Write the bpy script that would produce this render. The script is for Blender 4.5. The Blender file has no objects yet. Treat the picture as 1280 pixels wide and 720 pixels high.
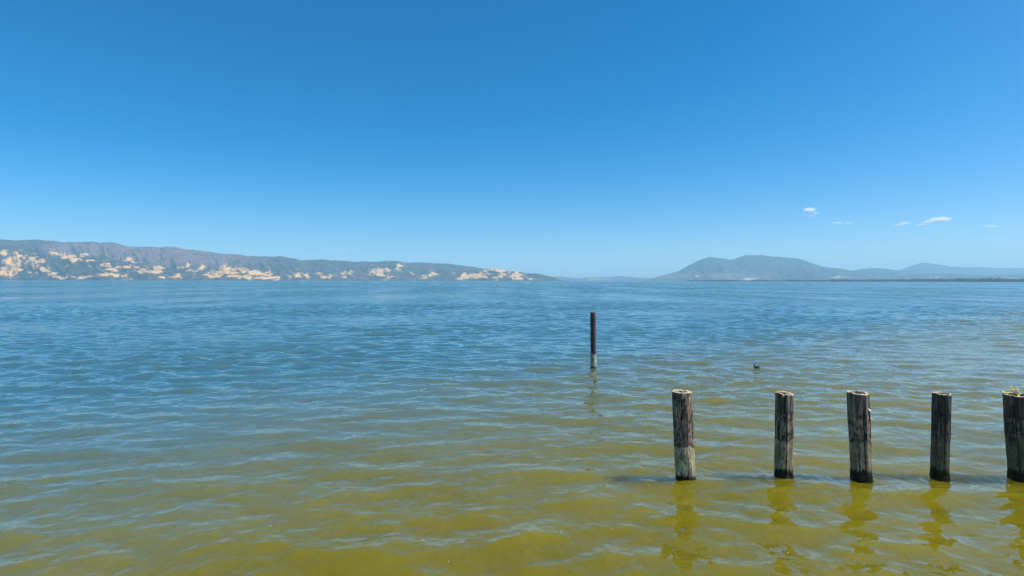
import bpy, bmesh, math, random
import numpy as np
from mathutils import Vector, Matrix, noise

# ------------------------------------------------------------------ camera
scene = bpy.context.scene
R = math.radians
H = 3.0                      # eye height over the lake, metres
F = 20.0 / 36.0 * 1280.0     # focal length in photo pixels

cam_data = bpy.data.cameras.new("camera")
cam_data.lens = 20.0
cam_data.sensor_width = 36.0
cam_data.clip_start = 0.1
cam_data.clip_end = 120000.0
cam = bpy.data.objects.new("camera", cam_data)
scene.collection.objects.link(cam)
cam.location = (0, 0, H)
cam.rotation_euler = (R(90 - 0.73), 0, R(0.0))
cam.rotation_euler.rotate_axis('Z', R(0.10))
scene.camera = cam
CAM_M = cam.rotation_euler.to_matrix()
CAM_I = CAM_M.inverted()

# ------------------------------------------------------------------ sky and sun
SUN_AZ, SUN_EL = R(97.0), R(55.0)       # azimuth clockwise from straight ahead
world = bpy.data.worlds.new("World")
scene.world = world
world.use_nodes = True
wn, wl = world.node_tree.nodes, world.node_tree.links
wn.clear()
sky = wn.new('ShaderNodeTexSky')
sky.sky_type = 'NISHITA'
sky.sun_disc = False
sky.sun_elevation = SUN_EL
sky.sun_rotation = SUN_AZ
sky.altitude = 400
sky.air_density = 0.7
sky.dust_density = 1.5
sky.ozone_density = 4.0
bg = wn.new('ShaderNodeBackground')
bg.inputs['Strength'].default_value = 0.148
wo = wn.new('ShaderNodeOutputWorld')
hs = wn.new('ShaderNodeHueSaturation')
hs.inputs['Saturation'].default_value = 1.48
hs.inputs['Hue'].default_value = 0.491
hs.inputs['Value'].default_value = 0.80
wl.new(sky.outputs[0], hs.inputs['Color'])
wl.new(hs.outputs[0], bg.inputs['Color'])
wl.new(bg.outputs[0], wo.inputs['Surface'])

sun_data = bpy.data.lights.new("sun", 'SUN')
sun_data.energy = 5.0
sun_data.angle = R(0.53)
sun_data.color = (1.0, 0.955, 0.88)
sun = bpy.data.objects.new("sun", sun_data)
scene.collection.objects.link(sun)
S = Vector((math.sin(SUN_AZ) * math.cos(SUN_EL), math.cos(SUN_AZ) * math.cos(SUN_EL), math.sin(SUN_EL)))
sun.rotation_euler = S.to_track_quat('Z', 'Y').to_euler()
sun.location = S * 50

scene.view_settings.view_transform = 'Standard'
scene.view_settings.look = 'None'
scene.view_settings.exposure = 0.5
scene.view_settings.gamma = 1.0
scene.view_settings.use_curve_mapping = False
scene.cycles.volume_bounces = 12
scene.cycles.max_bounces = 14
scene.cycles.diffuse_bounces = 6
scene.cycles.transmission_bounces = 8

# ------------------------------------------------------------------ helpers
rng = np.random.default_rng(7)
random.seed(7)


def ray(px, py):
    return CAM_M @ Vector(((px - 640) / F, -(py - 360) / F, -1.0))


def at(px, py, dist):
    """point of the place seen at photo pixel px, py whose Y is dist"""
    d = ray(px, py)
    return Vector((0, 0, H)) + d * (dist / d.y)


def on_water(px, py):
    d = ray(px, py)
    return Vector((0, 0, H)) + d * (-H / d.z)


def link(o):
    scene.collection.objects.link(o)
    return o


def tag(o, label=None, cat=None, group=None, kind=None):
    if label: o['label'] = label
    if cat: o['category'] = cat
    if group: o['group'] = group
    if kind: o['kind'] = kind
    return o


def empty(name, loc):
    o = bpy.data.objects.new(name, None)
    o.empty_display_size = 0.2
    o.location = loc
    return link(o)


def mesh_obj(name, verts, faces, mat=None, parent=None, smooth=True):
    me = bpy.data.meshes.new(name)
    me.from_pydata([tuple(v) for v in verts], [], faces)
    me.update()
    if smooth:
        me.polygons.foreach_set('use_smooth', [True] * len(me.polygons))
    if mat: me.materials.append(mat)
    o = link(bpy.data.objects.new(name, me))
    if parent: o.parent = parent
    return o


def np_mesh(name, V, Q, mat=None, smooth=True):
    """fast mesh from numpy arrays: V (n,3), Q (m,k)"""
    me = bpy.data.meshes.new(name)
    k = Q.shape[1]
    me.vertices.add(len(V))
    me.vertices.foreach_set('co', V.astype(np.float32).ravel())
    me.loops.add(Q.size)
    me.loops.foreach_set('vertex_index', Q.astype(np.int32).ravel())
    me.polygons.add(len(Q))
    me.polygons.foreach_set('loop_start', np.arange(0, Q.size, k, dtype=np.int32))
    me.polygons.foreach_set('loop_total', np.full(len(Q), k, dtype=np.int32))
    me.update(calc_edges=True)
    if smooth:
        me.polygons.foreach_set('use_smooth', np.ones(len(Q), dtype=bool))
    if mat: me.materials.append(mat)
    return link(bpy.data.objects.new(name, me))


def grid_quads(nr, nc):
    i = np.arange(nr - 1)[:, None] * nc + np.arange(nc - 1)[None, :]
    i = i.ravel()
    return np.stack([i, i + 1, i + nc + 1, i + nc], 1)


def attr(o, name, values):
    a = o.data.attributes.new(name, 'FLOAT', 'POINT')
    a.data.foreach_set('value', np.asarray(values, dtype=np.float32).ravel())


def new_mat(name):
    m = bpy.data.materials.new(name)
    m.use_nodes = True
    nt = m.node_tree
    nt.nodes.clear()
    out = nt.nodes.new('ShaderNodeOutputMaterial')
    p = nt.nodes.new('ShaderNodeBsdfPrincipled')
    nt.links.new(p.outputs[0], out.inputs['Surface'])
    return m, nt, p, out


class NT:
    """small shorthand for building node trees"""
    def __init__(self, nt): self.nt = nt
    def n(self, t, **kw):
        x = self.nt.nodes.new(t)
        for k, v in kw.items(): setattr(x, k, v)
        return x
    def l(self, a, b): self.nt.links.new(a, b)
    def put(self, sock, v):
        if hasattr(v, 'is_output'): self.l(v, sock)
        else: sock.default_value = v
    def math(self, op, a, b=0.0, c=None, clamp=False):
        x = self.n('ShaderNodeMath', operation=op); x.use_clamp = clamp
        self.put(x.inputs[0], a); self.put(x.inputs[1], b)
        if c is not None: self.put(x.inputs[2], c)
        return x.outputs[0]
    def vmath(self, op, a, b=(0, 0, 0)):
        x = self.n('ShaderNodeVectorMath', operation=op)
        self.put(x.inputs[0], a)
        if op == 'SCALE': self.put(x.inputs['Scale'], b)
        else: self.put(x.inputs[1], b)
        return x.outputs[0]
    def smooth(self, v, lo, hi):
        x = self.n('ShaderNodeMapRange', interpolation_type='SMOOTHSTEP')
        self.put(x.inputs['Value'], v)
        x.inputs['From Min'].default_value = lo; x.inputs['From Max'].default_value = hi
        return x.outputs[0]
    def lin(self, v, lo, hi, a, b):
        x = self.n('ShaderNodeMapRange')
        self.put(x.inputs['Value'], v)
        x.inputs['From Min'].default_value = lo; x.inputs['From Max'].default_value = hi
        x.inputs['To Min'].default_value = a; x.inputs['To Max'].default_value = b
        return x.outputs[0]
    def mix(self, f, a, b, blend='MIX'):
        x = self.n('ShaderNodeMix', data_type='RGBA', blend_type=blend)
        self.put(x.inputs[0], f)
        self.put(x.inputs[6], a if hasattr(a, 'is_output') else (*a, 1))
        self.put(x.inputs[7], b if hasattr(b, 'is_output') else (*b, 1))
        return x.outputs[2]
    def coords(self, which='Object'):
        return self.n('ShaderNodeTexCoord').outputs[which]
    def scaled(self, v, s):
        x = self.n('ShaderNodeMapping')
        self.l(v, x.inputs['Vector']); x.inputs['Scale'].default_value = s
        return x.outputs[0]
    def noise(self, v, scale=1.0, detail=2.0, rough=0.5, dist=0.0):
        x = self.n('ShaderNodeTexNoise')
        self.l(v, x.inputs['Vector'])
        x.inputs['Scale'].default_value = scale; x.inputs['Detail'].default_value = detail
        x.inputs['Roughness'].default_value = rough; x.inputs['Distortion'].default_value = dist
        return x
    def attr(self, name):
        return self.n('ShaderNodeAttribute', attribute_name=name).outputs['Fac']
    def bump(self, h, strength, dist):
        x = self.n('ShaderNodeBump')
        self.put(x.inputs['Height'], h)
        x.inputs['Strength'].default_value = strength; x.inputs['Distance'].default_value = dist
        return x.outputs[0]


# ------------------------------------------------------------------ water
def water_material():
    m, nt, p, out = new_mat("lake water")
    N = NT(nt)
    co = N.coords('Object')
    chop = N.attr('chop')                       # 0 where the mesh itself carries the chop, 1 where it is too fine for it
    # slopes of the small ripples (everywhere) and of the chop the mesh leaves out
    r1 = N.noise(N.scaled(co, (0.75, 1.0, 1.0)), 9.0, 3.0, 0.6)
    r2 = N.noise(N.scaled(co, (0.55, 1.0, 1.0)), 1.3, 3.0, 0.62)
    v1 = N.vmath('SUBTRACT', r1.outputs['Color'], (0.5, 0.5, 0.5))
    v2 = N.vmath('SUBTRACT', r2.outputs['Color'], (0.5, 0.5, 0.5))
    # gusts: broad patches where the wind roughens the lake
    gust = N.noise(N.scaled(co, (0.0016, 0.006, 1.0)), 1.0, 3.0, 0.55).outputs['Fac']
    gust2 = N.noise(N.scaled(co, (0.050, 0.014, 1.0)), 1.0, 4.0, 0.65).outputs['Fac']
    gust3 = N.noise(N.scaled(co, (0.20, 0.07, 1.0)), 1.0, 4.0, 0.65).outputs['Fac']
    g = N.math('ADD', N.lin(gust, 0.35, 0.65, 0.75, 1.35), N.math('ADD', N.math('MULTIPLY', N.lin(gust2, 0.3, 0.7, -0.6, 0.6), chop), N.lin(gust3, 0.3, 0.7, -0.22, 0.22)))
    sep = N.n('ShaderNodeSeparateXYZ'); N.l(co, sep.inputs[0])
    far = N.smooth(N.math('SUBTRACT', sep.outputs['Y'], N.math('MULTIPLY', sep.outputs['X'], 0.35)), 120.0, 420.0)
    amp2 = N.math('MULTIPLY', N.math('MULTIPLY', chop, g), N.math('ADD', 0.6, N.math('MULTIPLY', far, 0.35)))
    amp1 = N.math('ADD', 0.09, N.math('MULTIPLY', chop, 0.30))
    slope = N.vmath('ADD', N.vmath('SCALE', v1, amp1), N.vmath('SCALE', v2, amp2))
    slope = N.vmath('MULTIPLY', slope, (1.0, 1.0, 0.0))
    geo = N.n('ShaderNodeNewGeometry')
    nrm = N.vmath('NORMALIZE', N.vmath('ADD', geo.outputs['Normal'], slope))
    # silt: cloudy olive water, a little patchy
    silt = N.noise(N.scaled(co, (0.25, 0.35, 1.0)), 1.0, 4.0, 0.55).outputs['Fac']
    col = N.mix(N.smooth(silt, 0.35, 0.7), (0.118, 0.104, 0.004), (0.148, 0.127, 0.006))
    # the bottom drops away offshore: silty shallows give way to darker, bluer deep water
    depth = N.smooth(N.math('ADD', N.math('SUBTRACT', sep.outputs['Y'], N.math('MULTIPLY', sep.outputs['X'], 0.8)), N.math('MULTIPLY', N.math('SUBTRACT', silt, 0.5), 16.0)), 5.0, 26.0)  # leftward term also puts grazing sky reflection into the body colour
    col = N.mix(depth, col, (0.042, 0.102, 0.116))
    N.l(col, p.inputs['Base Color'])
    p.inputs['Specular IOR Level'].default_value = 0.8
    p.inputs['Subsurface Weight'].default_value = 1.0
    p.inputs['Subsurface Radius'].default_value = (0.5, 0.5, 0.25)
    p.inputs['Subsurface Scale'].default_value = 8.0
    # waves too far off to resolve act as a rough surface
    N.l(N.lin(N.math('MULTIPLY', chop, g), 0.15, 1.6, 0.03, 0.34), p.inputs['Roughness'])
    p.inputs['IOR'].default_value = 1.333
    N.l(nrm, p.inputs['Normal'])
    return m


def build_water():
    # rows get farther apart with distance from the pier, columns too
    d, rows = 3.6, []
    while d < 95.0:
        rows.append(d)
        d += min(0.16, max(0.019, d * d / 3900.0))
    rows = np.array([-16000, -2000, -200, -30, -6, 0, 2.0, 3.0] + rows +
                    list(np.geomspace(97, 15600, 60)), dtype=np.float64)
    u = np.concatenate([np.linspace(-1.75, -1, 150)[:-1], np.linspace(-1, 1, 900), np.linspace(1, 1.75, 150)[1:]])
    half = np.maximum(8.0, 1.08 * np.abs(rows) + 3.0)
    half = np.minimum(half, 15600 / 1.75)
    X = half[:, None] * u[None, :]
    # outermost columns run out to the far sides
    X = np.concatenate([np.full((len(rows), 1), -15900.0), X, np.full((len(rows), 1), 15900.0)], 1)
    Y = np.repeat(rows[:, None], X.shape[1], 1)
    nr, nc = X.shape
    dx = half * 2 / 899
    dy = np.gradient(rows)
    Z = np.zeros_like(X); DX = np.zeros_like(X); DY = np.zeros_like(X)
    waves = []
    r = np.random.default_rng(11)
    n = 170
    for i in range(n):
        lam = 0.075 * (2.6 / 0.075) ** ((i + r.random()) / n)
        t = math.log(lam / 1.05)
        s = 0.0160 * math.exp(-t * t / (2 * (0.7 if lam < 1.05 else 0.45) ** 2)) + (0.0150 if lam < 0.5 else 0.0075)
        spread = R(36) if lam > 0.5 else R(60)
        ang = r.normal(0, spread)
        waves.append((lam, s, ang, r.random() * 2 * math.pi))
    var_tot, var_row = 0.0, np.zeros(nr)
    for lam, s, ang, ph in waves:
        k = 2 * math.pi / lam
        dirx, diry = math.sin(ang), -math.cos(ang)      # the chop runs in towards the pier
        # leave out what the mesh is too coarse to carry
        need = np.maximum(dx, dy * 0.8)
        f = np.clip((lam / need - 2.6) / 2.5, 0, 1)
        f *= np.clip((rows - 1.0) / 2.5, 0, 1) * np.clip((95.0 - rows) / 30.0, 0, 1)
        var_tot += s * s; var_row += (s * f) ** 2
        idx = np.where(f > 0.001)[0]
        if not len(idx): continue
        a = s / k
        th = k * (X[idx] * dirx + Y[idx] * diry) + ph
        c, sn = np.cos(th), np.sin(th)
        fa = (f[idx] * a)[:, None]
        Z[idx] += fa * c
        DX[idx] -= fa * sn * dirx * 0.8
        DY[idx] -= fa * sn * diry * 0.8
    # groups: calmer and livelier stretches
    env = 0.78 + 0.34 * (np.sin(X * 0.21 + Y * 0.13 + 1.0) * np.sin(Y * 0.29 - X * 0.11 + 0.4) + 0.6 * np.sin(X * 0.07 - Y * 0.16))
    env[:, 0] = env[:, -1] = 0
    Z = Z * env
    # little ripples slapping back from the pilings
    for bx, by in ((857, 600.5), (979.5, 597), (1077, 599), (1175, 597), (1277, 599), (741.8, 461)):
        c = on_water(bx, by)
        rr = np.hypot(X - c.x, Y - c.y)
        near = (rr > 0.1) & (rr < 1.4)
        q = rr[near]
        Z[near] += 0.0055 * np.cos(2 * math.pi * q / 0.17 + 1.3 * np.sin(3 * np.arctan2((Y - c.y)[near], (X - c.x)[near]))) * np.exp(-(q - 0.14) / 0.30)
    V = np.stack([X + DX * env, Y + DY * env, Z], -1).reshape(-1, 3)
    o = np_mesh("lake_water", V, grid_quads(nr, nc), water_material())
    chop = np.sqrt(np.clip(1 - var_row / var_tot, 0, 1))
    attr(o, 'chop', np.repeat(chop[:, None], nc, 1))
    tag(o, "wind rippled lake, blue far out and cloudy olive close by", "lake", kind='structure')
    return o


build_water()


# ------------------------------------------------------------------ hills
def hill_material(name, scrub, scrub2, burnt, grass, grain=1.0):
    m, nt, p, out = new_mat(name)
    N = NT(nt)
    co = N.coords('Object')
    g = N.attr('grass'); b = N.attr('burnt')
    n1 = N.noise(co, 0.012 * grain, 5.0, 0.65).outputs['Fac']
    n2 = N.noise(co, 0.032 * grain, 4.0, 0.75).outputs['Fac']
    base = N.mix(N.smooth(n1, 0.35, 0.65), scrub, scrub2)
    base = N.mix(N.math('MULTIPLY', b, N.smooth(n1, 0.25, 0.6)), base, burnt)
    gg = N.math('ADD', g, N.math('ADD', N.math('MULTIPLY', N.math('SUBTRACT', n2, 0.5), 1.7), N.math('MULTIPLY', N.math('SUBTRACT', n1, 0.5), 2.0)))
    gcol = N.mix(N.smooth(n2, 0.3, 0.7), grass, tuple(c * 0.8 for c in grass))
    N.l(N.mix(N.smooth(gg, 0.24, 0.84), base, gcol), p.inputs['Base Color'])
    p.inputs['Roughness'].default_value = 0.95
    p.inputs['Specular IOR Level'].default_value = 0.1
    return m


HILL_NEAR = hill_material("chaparral and dry grass", (0.018, 0.026, 0.024), (0.060, 0.052, 0.042), (0.130, 0.078, 0.076), (0.56, 0.35, 0.14))
HILL_FAR = hill_material("forested slope", (0.020, 0.030, 0.028), (0.036, 0.046, 0.038), (0.11, 0.09, 0.08), (0.36, 0.28, 0.20), 0.6)

PATCHES = [(22,320,6,4),(18,328,9,6),(14,336,14,4),(6,342,10,3),(24,338,6,3),(2,316,5,3),(32,321,6,2.5),(40,325,6,4),(44,331,6,3),(50,336,6,2.5),
 (55,338,4,1.5),(52,327,8,1.8),(65,315.5,7,1.5),(75,318,7,2),(86,321,8,3),(92,325,6,3),(97,322,6,1.5),(105,319,8,1.2),(108,326,8,1.5),(65,343,4,2),
 (72,346,6,1.5),(80,347,8,1),(10,347,8,1),(38,341,4,1),(100,347,16,1.2),(135,337,7,2),(128,331,6,1.5),(135,331,5,2),(143,339,5,1.5),(150,334,8,2),
 (158,333,6,2),(160,325,6,1.7),(169,326.5,3,1.5),(148,346,4,2),(160,345,5,1.5),(182,336,6,2),(190,339,10,2),(200,334,6,2.5),(178,340,6,1.5),
 (172,335,5,1),(130,342,8,1.3),(140,344,10,1),(227,334,5,2),(232,331.5,3,1.5),(240,339,7,1.5),(252,335,5,2.2),(218,346,8,1),(203,347,5,1),(222,344,4,1),
 (280,333,4,2),(285,338,10,3.5),(275,341,12,3),(265,344,8,2),(290,344,10,3),(298,336,10,2),(310,339,10,1.7),(322,341,10,2),(333,344,10,1.6),(345,346,6,1.2),
 (305,346,14,2.4),(330,348,16,1.6),(358,346,4,1.2),(365,339,2,1.5),(372,343,5,2.5),(370,346,5,1),(384,345,3,2.5),(400,341.5,4,1.8),(402,346.5,6,1.3),
 (413,343.5,4,0.9),(432,342,4,2),(432,346.5,4,1),(440,339.5,3,1.5),(455,342,5,0.8),(470,341,7,2.5),(475,337.5,9,2),(480,336.5,5,1.5),(478,343,6,2),
 (487,346,5,1.5),(484,349.5,5,0.8),(500,331.5,4,1.5),(499,336,2.5,1.5),(504,336.8,1.5,1),(513,342,2,1.2),(541,342,4,2),(533,345,5,1.5),(526,346.5,4,1),
 (575,348.5,6,1.5),(582,345,7,2.5),(592,344,7,3),(598,342,5,2),(607,339,4,2.5),(605,345,6,2),(617,337,5,1.5),(625,339,5,3),(626,344,5,3),(622,348,6,2),
 (638,340,5,1.5),(645,341,6,2.5),(640,346,5,3),(648,347,8,2),(653,343,5,1.5),(664,347.5,4,1.2)]


def project(V):
    M = np.array(CAM_I)
    d = (V - np.array([0, 0, H])) @ M.T
    return 640 + F * d[:, 0] / -d[:, 2], 360 - F * d[:, 1] / -d[:, 2]


def fbm2(x, y, oct=4, seed=0):
    out = np.empty(x.size)
    xf, yf = x.ravel(), y.ravel()
    for i in range(x.size):
        out[i] = noise.fractal((xf[i], yf[i], seed * 7.31), 1.0, 2.0, oct)
    return out.reshape(x.shape)


def build_hill(name, label, prof, dist, depth, mat, patches=(), burnt=None, nc=420, nr=44, rough=1.0, seed=0, cat='hills', back=0.5):
    """prof: skyline points (px, py); dist: (distance of the ridge at first and last point); depth: foot-to-ridge distance"""
    px = np.linspace(prof[0][0], prof[-1][0], nc)
    py = np.interp(px, [q[0] for q in prof], [q[1] for q in prof])
    py = py + 0.35 * np.array([noise.fractal((a * 0.22, seed * 2.7, 0.0), 1.0, 2.0, 4) for a in px])
    t = (px - px[0]) / (px[-1] - px[0])
    D = dist[0] + (dist[1] - dist[0]) * t
    crest = np.array([at(a, b, c) for a, b, c in zip(px, py, D)])
    foot_d = D - depth * (0.8 + 0.4 * np.array([noise.noise((a * 0.02, seed * 3.1, 0)) for a in px]))
    v = np.linspace(0, 1, nr)
    vv, tt = np.meshgrid(v, px, indexing='ij')
    Yg = foot_d[None] + (D - foot_d)[None] * vv
    Xg = Yg * (crest[:, 0] / crest[:, 1])[None]
    hz = np.maximum(crest[:, 2], 0.5)[None]
    ridg = np.abs(fbm2(tt * 0.055 + vv * 0.8, vv * 1.3 + tt * 0.004, 4, seed))          # spurs running down to the shore
    broad = fbm2(tt * 0.018, vv * 1.1, 3, seed + 5)
    shape = vv ** 0.75 * (1 - (1 - vv) * (0.75 * np.clip(ridg, 0, 1.2) + 0.35 * broad) * rough)
    Zg = hz * np.clip(shape, 0, 1.0) - 3.0 * (1 - vv) ** 6
    micro = fbm2(tt * 0.35, vv * 9, 2, seed + 9)
    Zg += micro * 5.0 * rough * np.minimum(1, hz / 120) * np.where(vv > 0.02, 1, 0)
    # the far side
    bY = D * (1 + 0.0) + depth * back
    bX = bY * crest[:, 0] / crest[:, 1]
    Xg = np.vstack([Xg, bX[None]]); Yg = np.vstack([Yg, bY[None]]); Zg = np.vstack([Zg, np.full((1, nc), -3.0)])
    V = np.stack([Xg, Yg, Zg], -1).reshape(-1, 3)
    o = np_mesh(name, V, grid_quads(nr + 1, nc), mat)
    qx, qy = project(V)
    g = np.zeros(len(V))
    if len(patches):
        wx = fbm2(qx * 0.06, qy * 0.22, 4, 31); wy = fbm2(qx * 0.09, qy * 0.25, 4, 47)
        wf = fbm2(qx * 0.35 + qy * 0.2, qy * 0.7, 3, 53)
        qx0, qy0 = qx, qy
        qx = qx + 7.0 * wx; qy = qy + 2.4 * wy
    for cx, cy, rx, ry in patches:
        e = 1.05 - 0.5 * (((qx - cx) / rx) ** 2 + ((qy - cy) / ry) ** 2)
        g = np.maximum(g, np.clip(np.maximum(e, 0.06 * np.exp(-(((qx - cx) / rx) ** 2 + ((qy - cy) / ry) ** 2) / 9.0)), 0, 0.85))
    if len(patches):
        g = np.clip(g + 0.42 * wf * (g > 0.02), 0, 1)
        qx, qy = qx0, qy0
    attr(o, 'grass', g)
    bv = np.zeros(len(V))
    if burnt:
        x0, x1, y0, y1 = burnt
        bv = np.clip((qx - x0) / 30, 0, 1) * np.clip((x1 - qx) / 60, 0, 1) * np.clip((qy - y0) / 3, 0, 1) * np.clip((y1 - qy) / 8, 0, 1)
    attr(o, 'burnt', bv)
    return tag(o, label, cat, kind='structure')


skyline = [(-160,292),(-90,296),(-40,297.5),(0,299),(20,300.5),(45,299.5),(65,301),(80,303),(100,302.5),(115,302),(125,303.5),(140,302.5),(150,305),(160,308),
           (175,308.5),(190,308.5),(200,309.3),(212,308),(220,309),(232,311.5),(250,313),(265,315),(275,317),(290,317.5),(300,318),(310,320),(335,320.5),
           (345,321),(350,320),(360,322),(370,323.5),(376,325.5),(390,325),(402,324),(412,325.5),(420,325.5),(432,326),(440,327),(445,327.5),(455,326.5),
           (470,327.3),(485,326),(497,326),(505,328.2),(520,328),(530,328),(545,329.2),(560,329.5),(575,331.5),(590,333.5),(600,335),(610,337),(640,341),
           (660,343),(680,346),(700,351)]
P = PATCHES
build_hill("hills", "long scrub covered range with burnt brown upper slopes and golden grass patches", skyline, (5200, 7600), 1500, HILL_NEAR, P, (40, 350, 303, 335), nc=900, nr=70, seed=1)
build_hill("hills", "dark lower ridge with golden grass slopes in front of the burnt range",
           [(-160,303),(-60,305),(0,307),(18,307.5),(30,310),(45,313.5),(58,315),(70,317.5),(100,319.5),(130,321.5),(150,325),(170,328),(200,333),(240,339),(275,345),(310,352)],
           (4500, 5000), 700, HILL_NEAR, P, nc=560, nr=50, seed=2)
build_hill("hills", "low golden headland sloping down to the water in front of the long range",
           [(235,352),(255,345),(262,342),(270,337),(280,331.5),(300,334.5),(320,339),(340,343.5),(352,347),(366,352)], (4900, 5000), 350, HILL_NEAR, P, nc=240, nr=36, seed=3)
build_hill("hills", "golden rounded headland ending the long range at the lake",
           [(545,352),(560,350),(575,346),(590,342),(600,338.5),(606,336),(613,335.2),(625,336.8),(638,338.8),(650,340),(657,341.6),(670,341.8),(680,343.5),(690,346),(698,348.5),(706,352)],
           (6000, 6400), 600, HILL_NEAR, P, nc=320, nr=44, seed=4)
build_hill("hills", "faint pale blue hills far off between the range and the mountain",
           [(640,349),(665,347.5),(685,346.5),(697,345.3),(705,346),(720,347.8),(728,347.5),(740,346),(750,346.3),(762,345.8),(775,345),(785,345.8),(800,347),(815,347.5),(840,349),(870,352)],
           (13000, 13000), 1200, HILL_FAR, (), None, nc=200, nr=16, seed=5, rough=0.5)
build_hill("hills", "low lilac hills at the water between the range and the mountain",
           [(690,352),(705,350),(725,348.6),(735,348),(745,347),(757,347.5),(775,348.2),(790,347.6),(805,348.6),(830,349.5),(860,352)],
           (10500, 10500), 800, HILL_FAR, [(745,349,8,1),(760,349,5,0.8)], (690, 900, 340, 352), nc=180, nr=16, seed=6, rough=0.5)
build_hill("mountain", "blue twin topped mountain rising behind the far shore",
           [(795,352),(806,350.5),(815,348),(825,344.8),(840,341.2),(850,338),(860,332),(870,327),(880,323),(886,321.2),(895,322),(905,323.3),(915,324.6),(920,323),(926,320.5),(932,319),
            (940,318.9),(945,319.2),(950,318.2),(956,319),(965,320.6),(975,320.8),(985,322.3),(995,322.8),(1003,324.5),(1010,327),(1018,330),(1028,333),(1038,334.8),(1050,335.5),
            (1060,337.5),(1068,338.8),(1085,341),(1110,344),(1140,347),(1170,352)], (10000, 9600), 2600, HILL_FAR, [(868,344.5,5,1.6),(1050,346.5,8,1.2),(940,349,14,1)], (800, 1000, 340, 352),
           nc=420, nr=50, seed=7, cat='mountain', rough=0.7)
build_hill("hills", "second blue ridge running right from the foot of the twin topped mountain",
           [(1020,344),(1045,341),(1062,338.8),(1075,336.5),(1087,335),(1097,335.3),(1106,335.8),(1118,337.3),(1140,339.5),(1160,341),(1180,343),(1210,346),(1250,352)],
           (10800, 10600), 1800, HILL_FAR, [(1160,347.5,8,1.2)], None, nc=240, nr=26, seed=8, rough=0.6)
build_hill("mountain", "pale far mountain with one rounded peak and a long level shoulder",
           [(1105,341),(1125,337.5),(1138,333),(1146,330),(1153,328.2),(1160,328.6),(1170,330.2),(1180,331.6),(1190,333.2),(1205,333.6),(1225,334.2),(1240,334.6),(1262,335.3),(1280,334.8),
            (1320,334),(1380,336),(1460,342)], (13500, 13000), 2200, HILL_FAR, [], None, nc=300, nr=26, seed=9, cat='mountain', rough=0.6)
build_hill("hills", "lowest blue foothills behind the dark treeline",
           [(1000,349),(1060,346),(1110,344.5),(1150,343.5),(1185,341.8),(1200,342.6),(1225,343.8),(1260,343.2),(1300,344),(1400,345),(1480,350)],
           (9000, 8800), 900, HILL_FAR, [(1253,348,8,1.2),(1166,348,8,1)], None, nc=240, nr=16, seed=10, rough=0.5)


# flat shore land that carries the treeline
def shore_material():
    m, nt, p, out = new_mat("marsh shore")
    N = NT(nt)
    n1 = N.noise(N.coords('Object'), 0.02, 4.0, 0.6).outputs['Fac']
    N.l(N.mix(n1, (0.05, 0.06, 0.03), (0.12, 0.11, 0.06)), p.inputs['Base Color'])
    p.inputs['Roughness'].default_value = 0.95
    return m


def build_shore():
    px = np.linspace(800, 1500, 120)
    rows = []
    for k, (dd, z) in enumerate([(-60, -2.0), (0, 0.8), (300, 2.5), (1500, 3.0), (1600, -2)]):
        row = []
        for a in px:
            Y = 4300 - 1700 * max(0, (a - 1000) / 500) + dd + 90 * noise.noise((a * 0.02, 0, 3)) * (1 if k < 3 else 0)
            p = at(a, 352, Y)
            row.append((p.x, Y, z))
        rows.append(row)
    V = np.array(rows).reshape(-1, 3)
    o = np_mesh("shore", V, grid_quads(5, len(px)), shore_material())
    tag(o, "low flat marshy shore under the distant dark treeline", "shore", kind='structure')


build_shore()


def foliage_material(name, a, b, scale):
    m, nt, p, out = new_mat(name)
    N = NT(nt)
    n1 = N.noise(N.coords('Object'), scale, 3.0, 0.6).outputs['Fac']
    N.l(N.mix(N.smooth(n1, 0.3, 0.7), a, b), p.inputs['Base Color'])
    p.inputs['Roughness'].default_value = 0.9
    p.inputs['Specular IOR Level'].default_value = 0.2
    return m


def ico(sub=1):
    bm = bmesh.new()
    bmesh.ops.create_icosphere(bm, subdivisions=sub, radius=1.0)
    V = np.array([v.co[:] for v in bm.verts])
    T = np.array([[v.index for v in f.verts] for f in bm.faces])
    bm.free()
    return V, T


ICO1, ICO1F = ico(1)
ICO2, ICO2F = ico(2)


def blobs(name, centres, radii, mat, jitter=0.25, base=(ICO2, ICO2F), seed=0, smooth=True):
    r = np.random.default_rng(seed)
    BV, BF = base
    n = len(centres)
    J = 1 + r.normal(0, jitter, (n, len(BV), 1))
    V = np.asarray(centres)[:, None] + BV[None] * J * np.asarray(radii)[:, None]
    Fc = BF[None] + (np.arange(n) * len(BV))[:, None, None]
    return np_mesh(name, V.reshape(-1, 3), Fc.reshape(-1, 3), mat, smooth)


def build_treeline():
    C, Rd = [], []
    r = np.random.default_rng(5)
    for i in range(1500):
        a = r.uniform(860, 1420)
        w = np.clip((a - 860) / 320, 0.0, 1)
        clump = noise.noise((a * 0.035, 1.7, 0)) * 0.5 + noise.noise((a * 0.12, 4.7, 0)) * 0.35
        hgt = (8 + 13 * w) * (0.75 + 0.5 * clump + 0.25 * r.random())
        Y = 4330 - 1700 * max(0, (a - 1000) / 500) + 90 * noise.noise((a * 0.02, 0, 3)) + r.uniform(5, 150)
        p = at(a, 352, Y)
        rad = hgt * r.uniform(0.45, 0.75)
        C.append((p.x, Y, 1.5 + hgt * 0.5)); Rd.append((rad, rad, hgt * 0.55))
    o = blobs("treeline", C, Rd, foliage_material("far tree leaves", (0.022, 0.036, 0.018), (0.05, 0.066, 0.030), 0.2), 0.16, seed=3)
    tag(o, "dark band of trees along the flat far shore under the mountain", "treeline", kind='stuff')


build_treeline()


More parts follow.
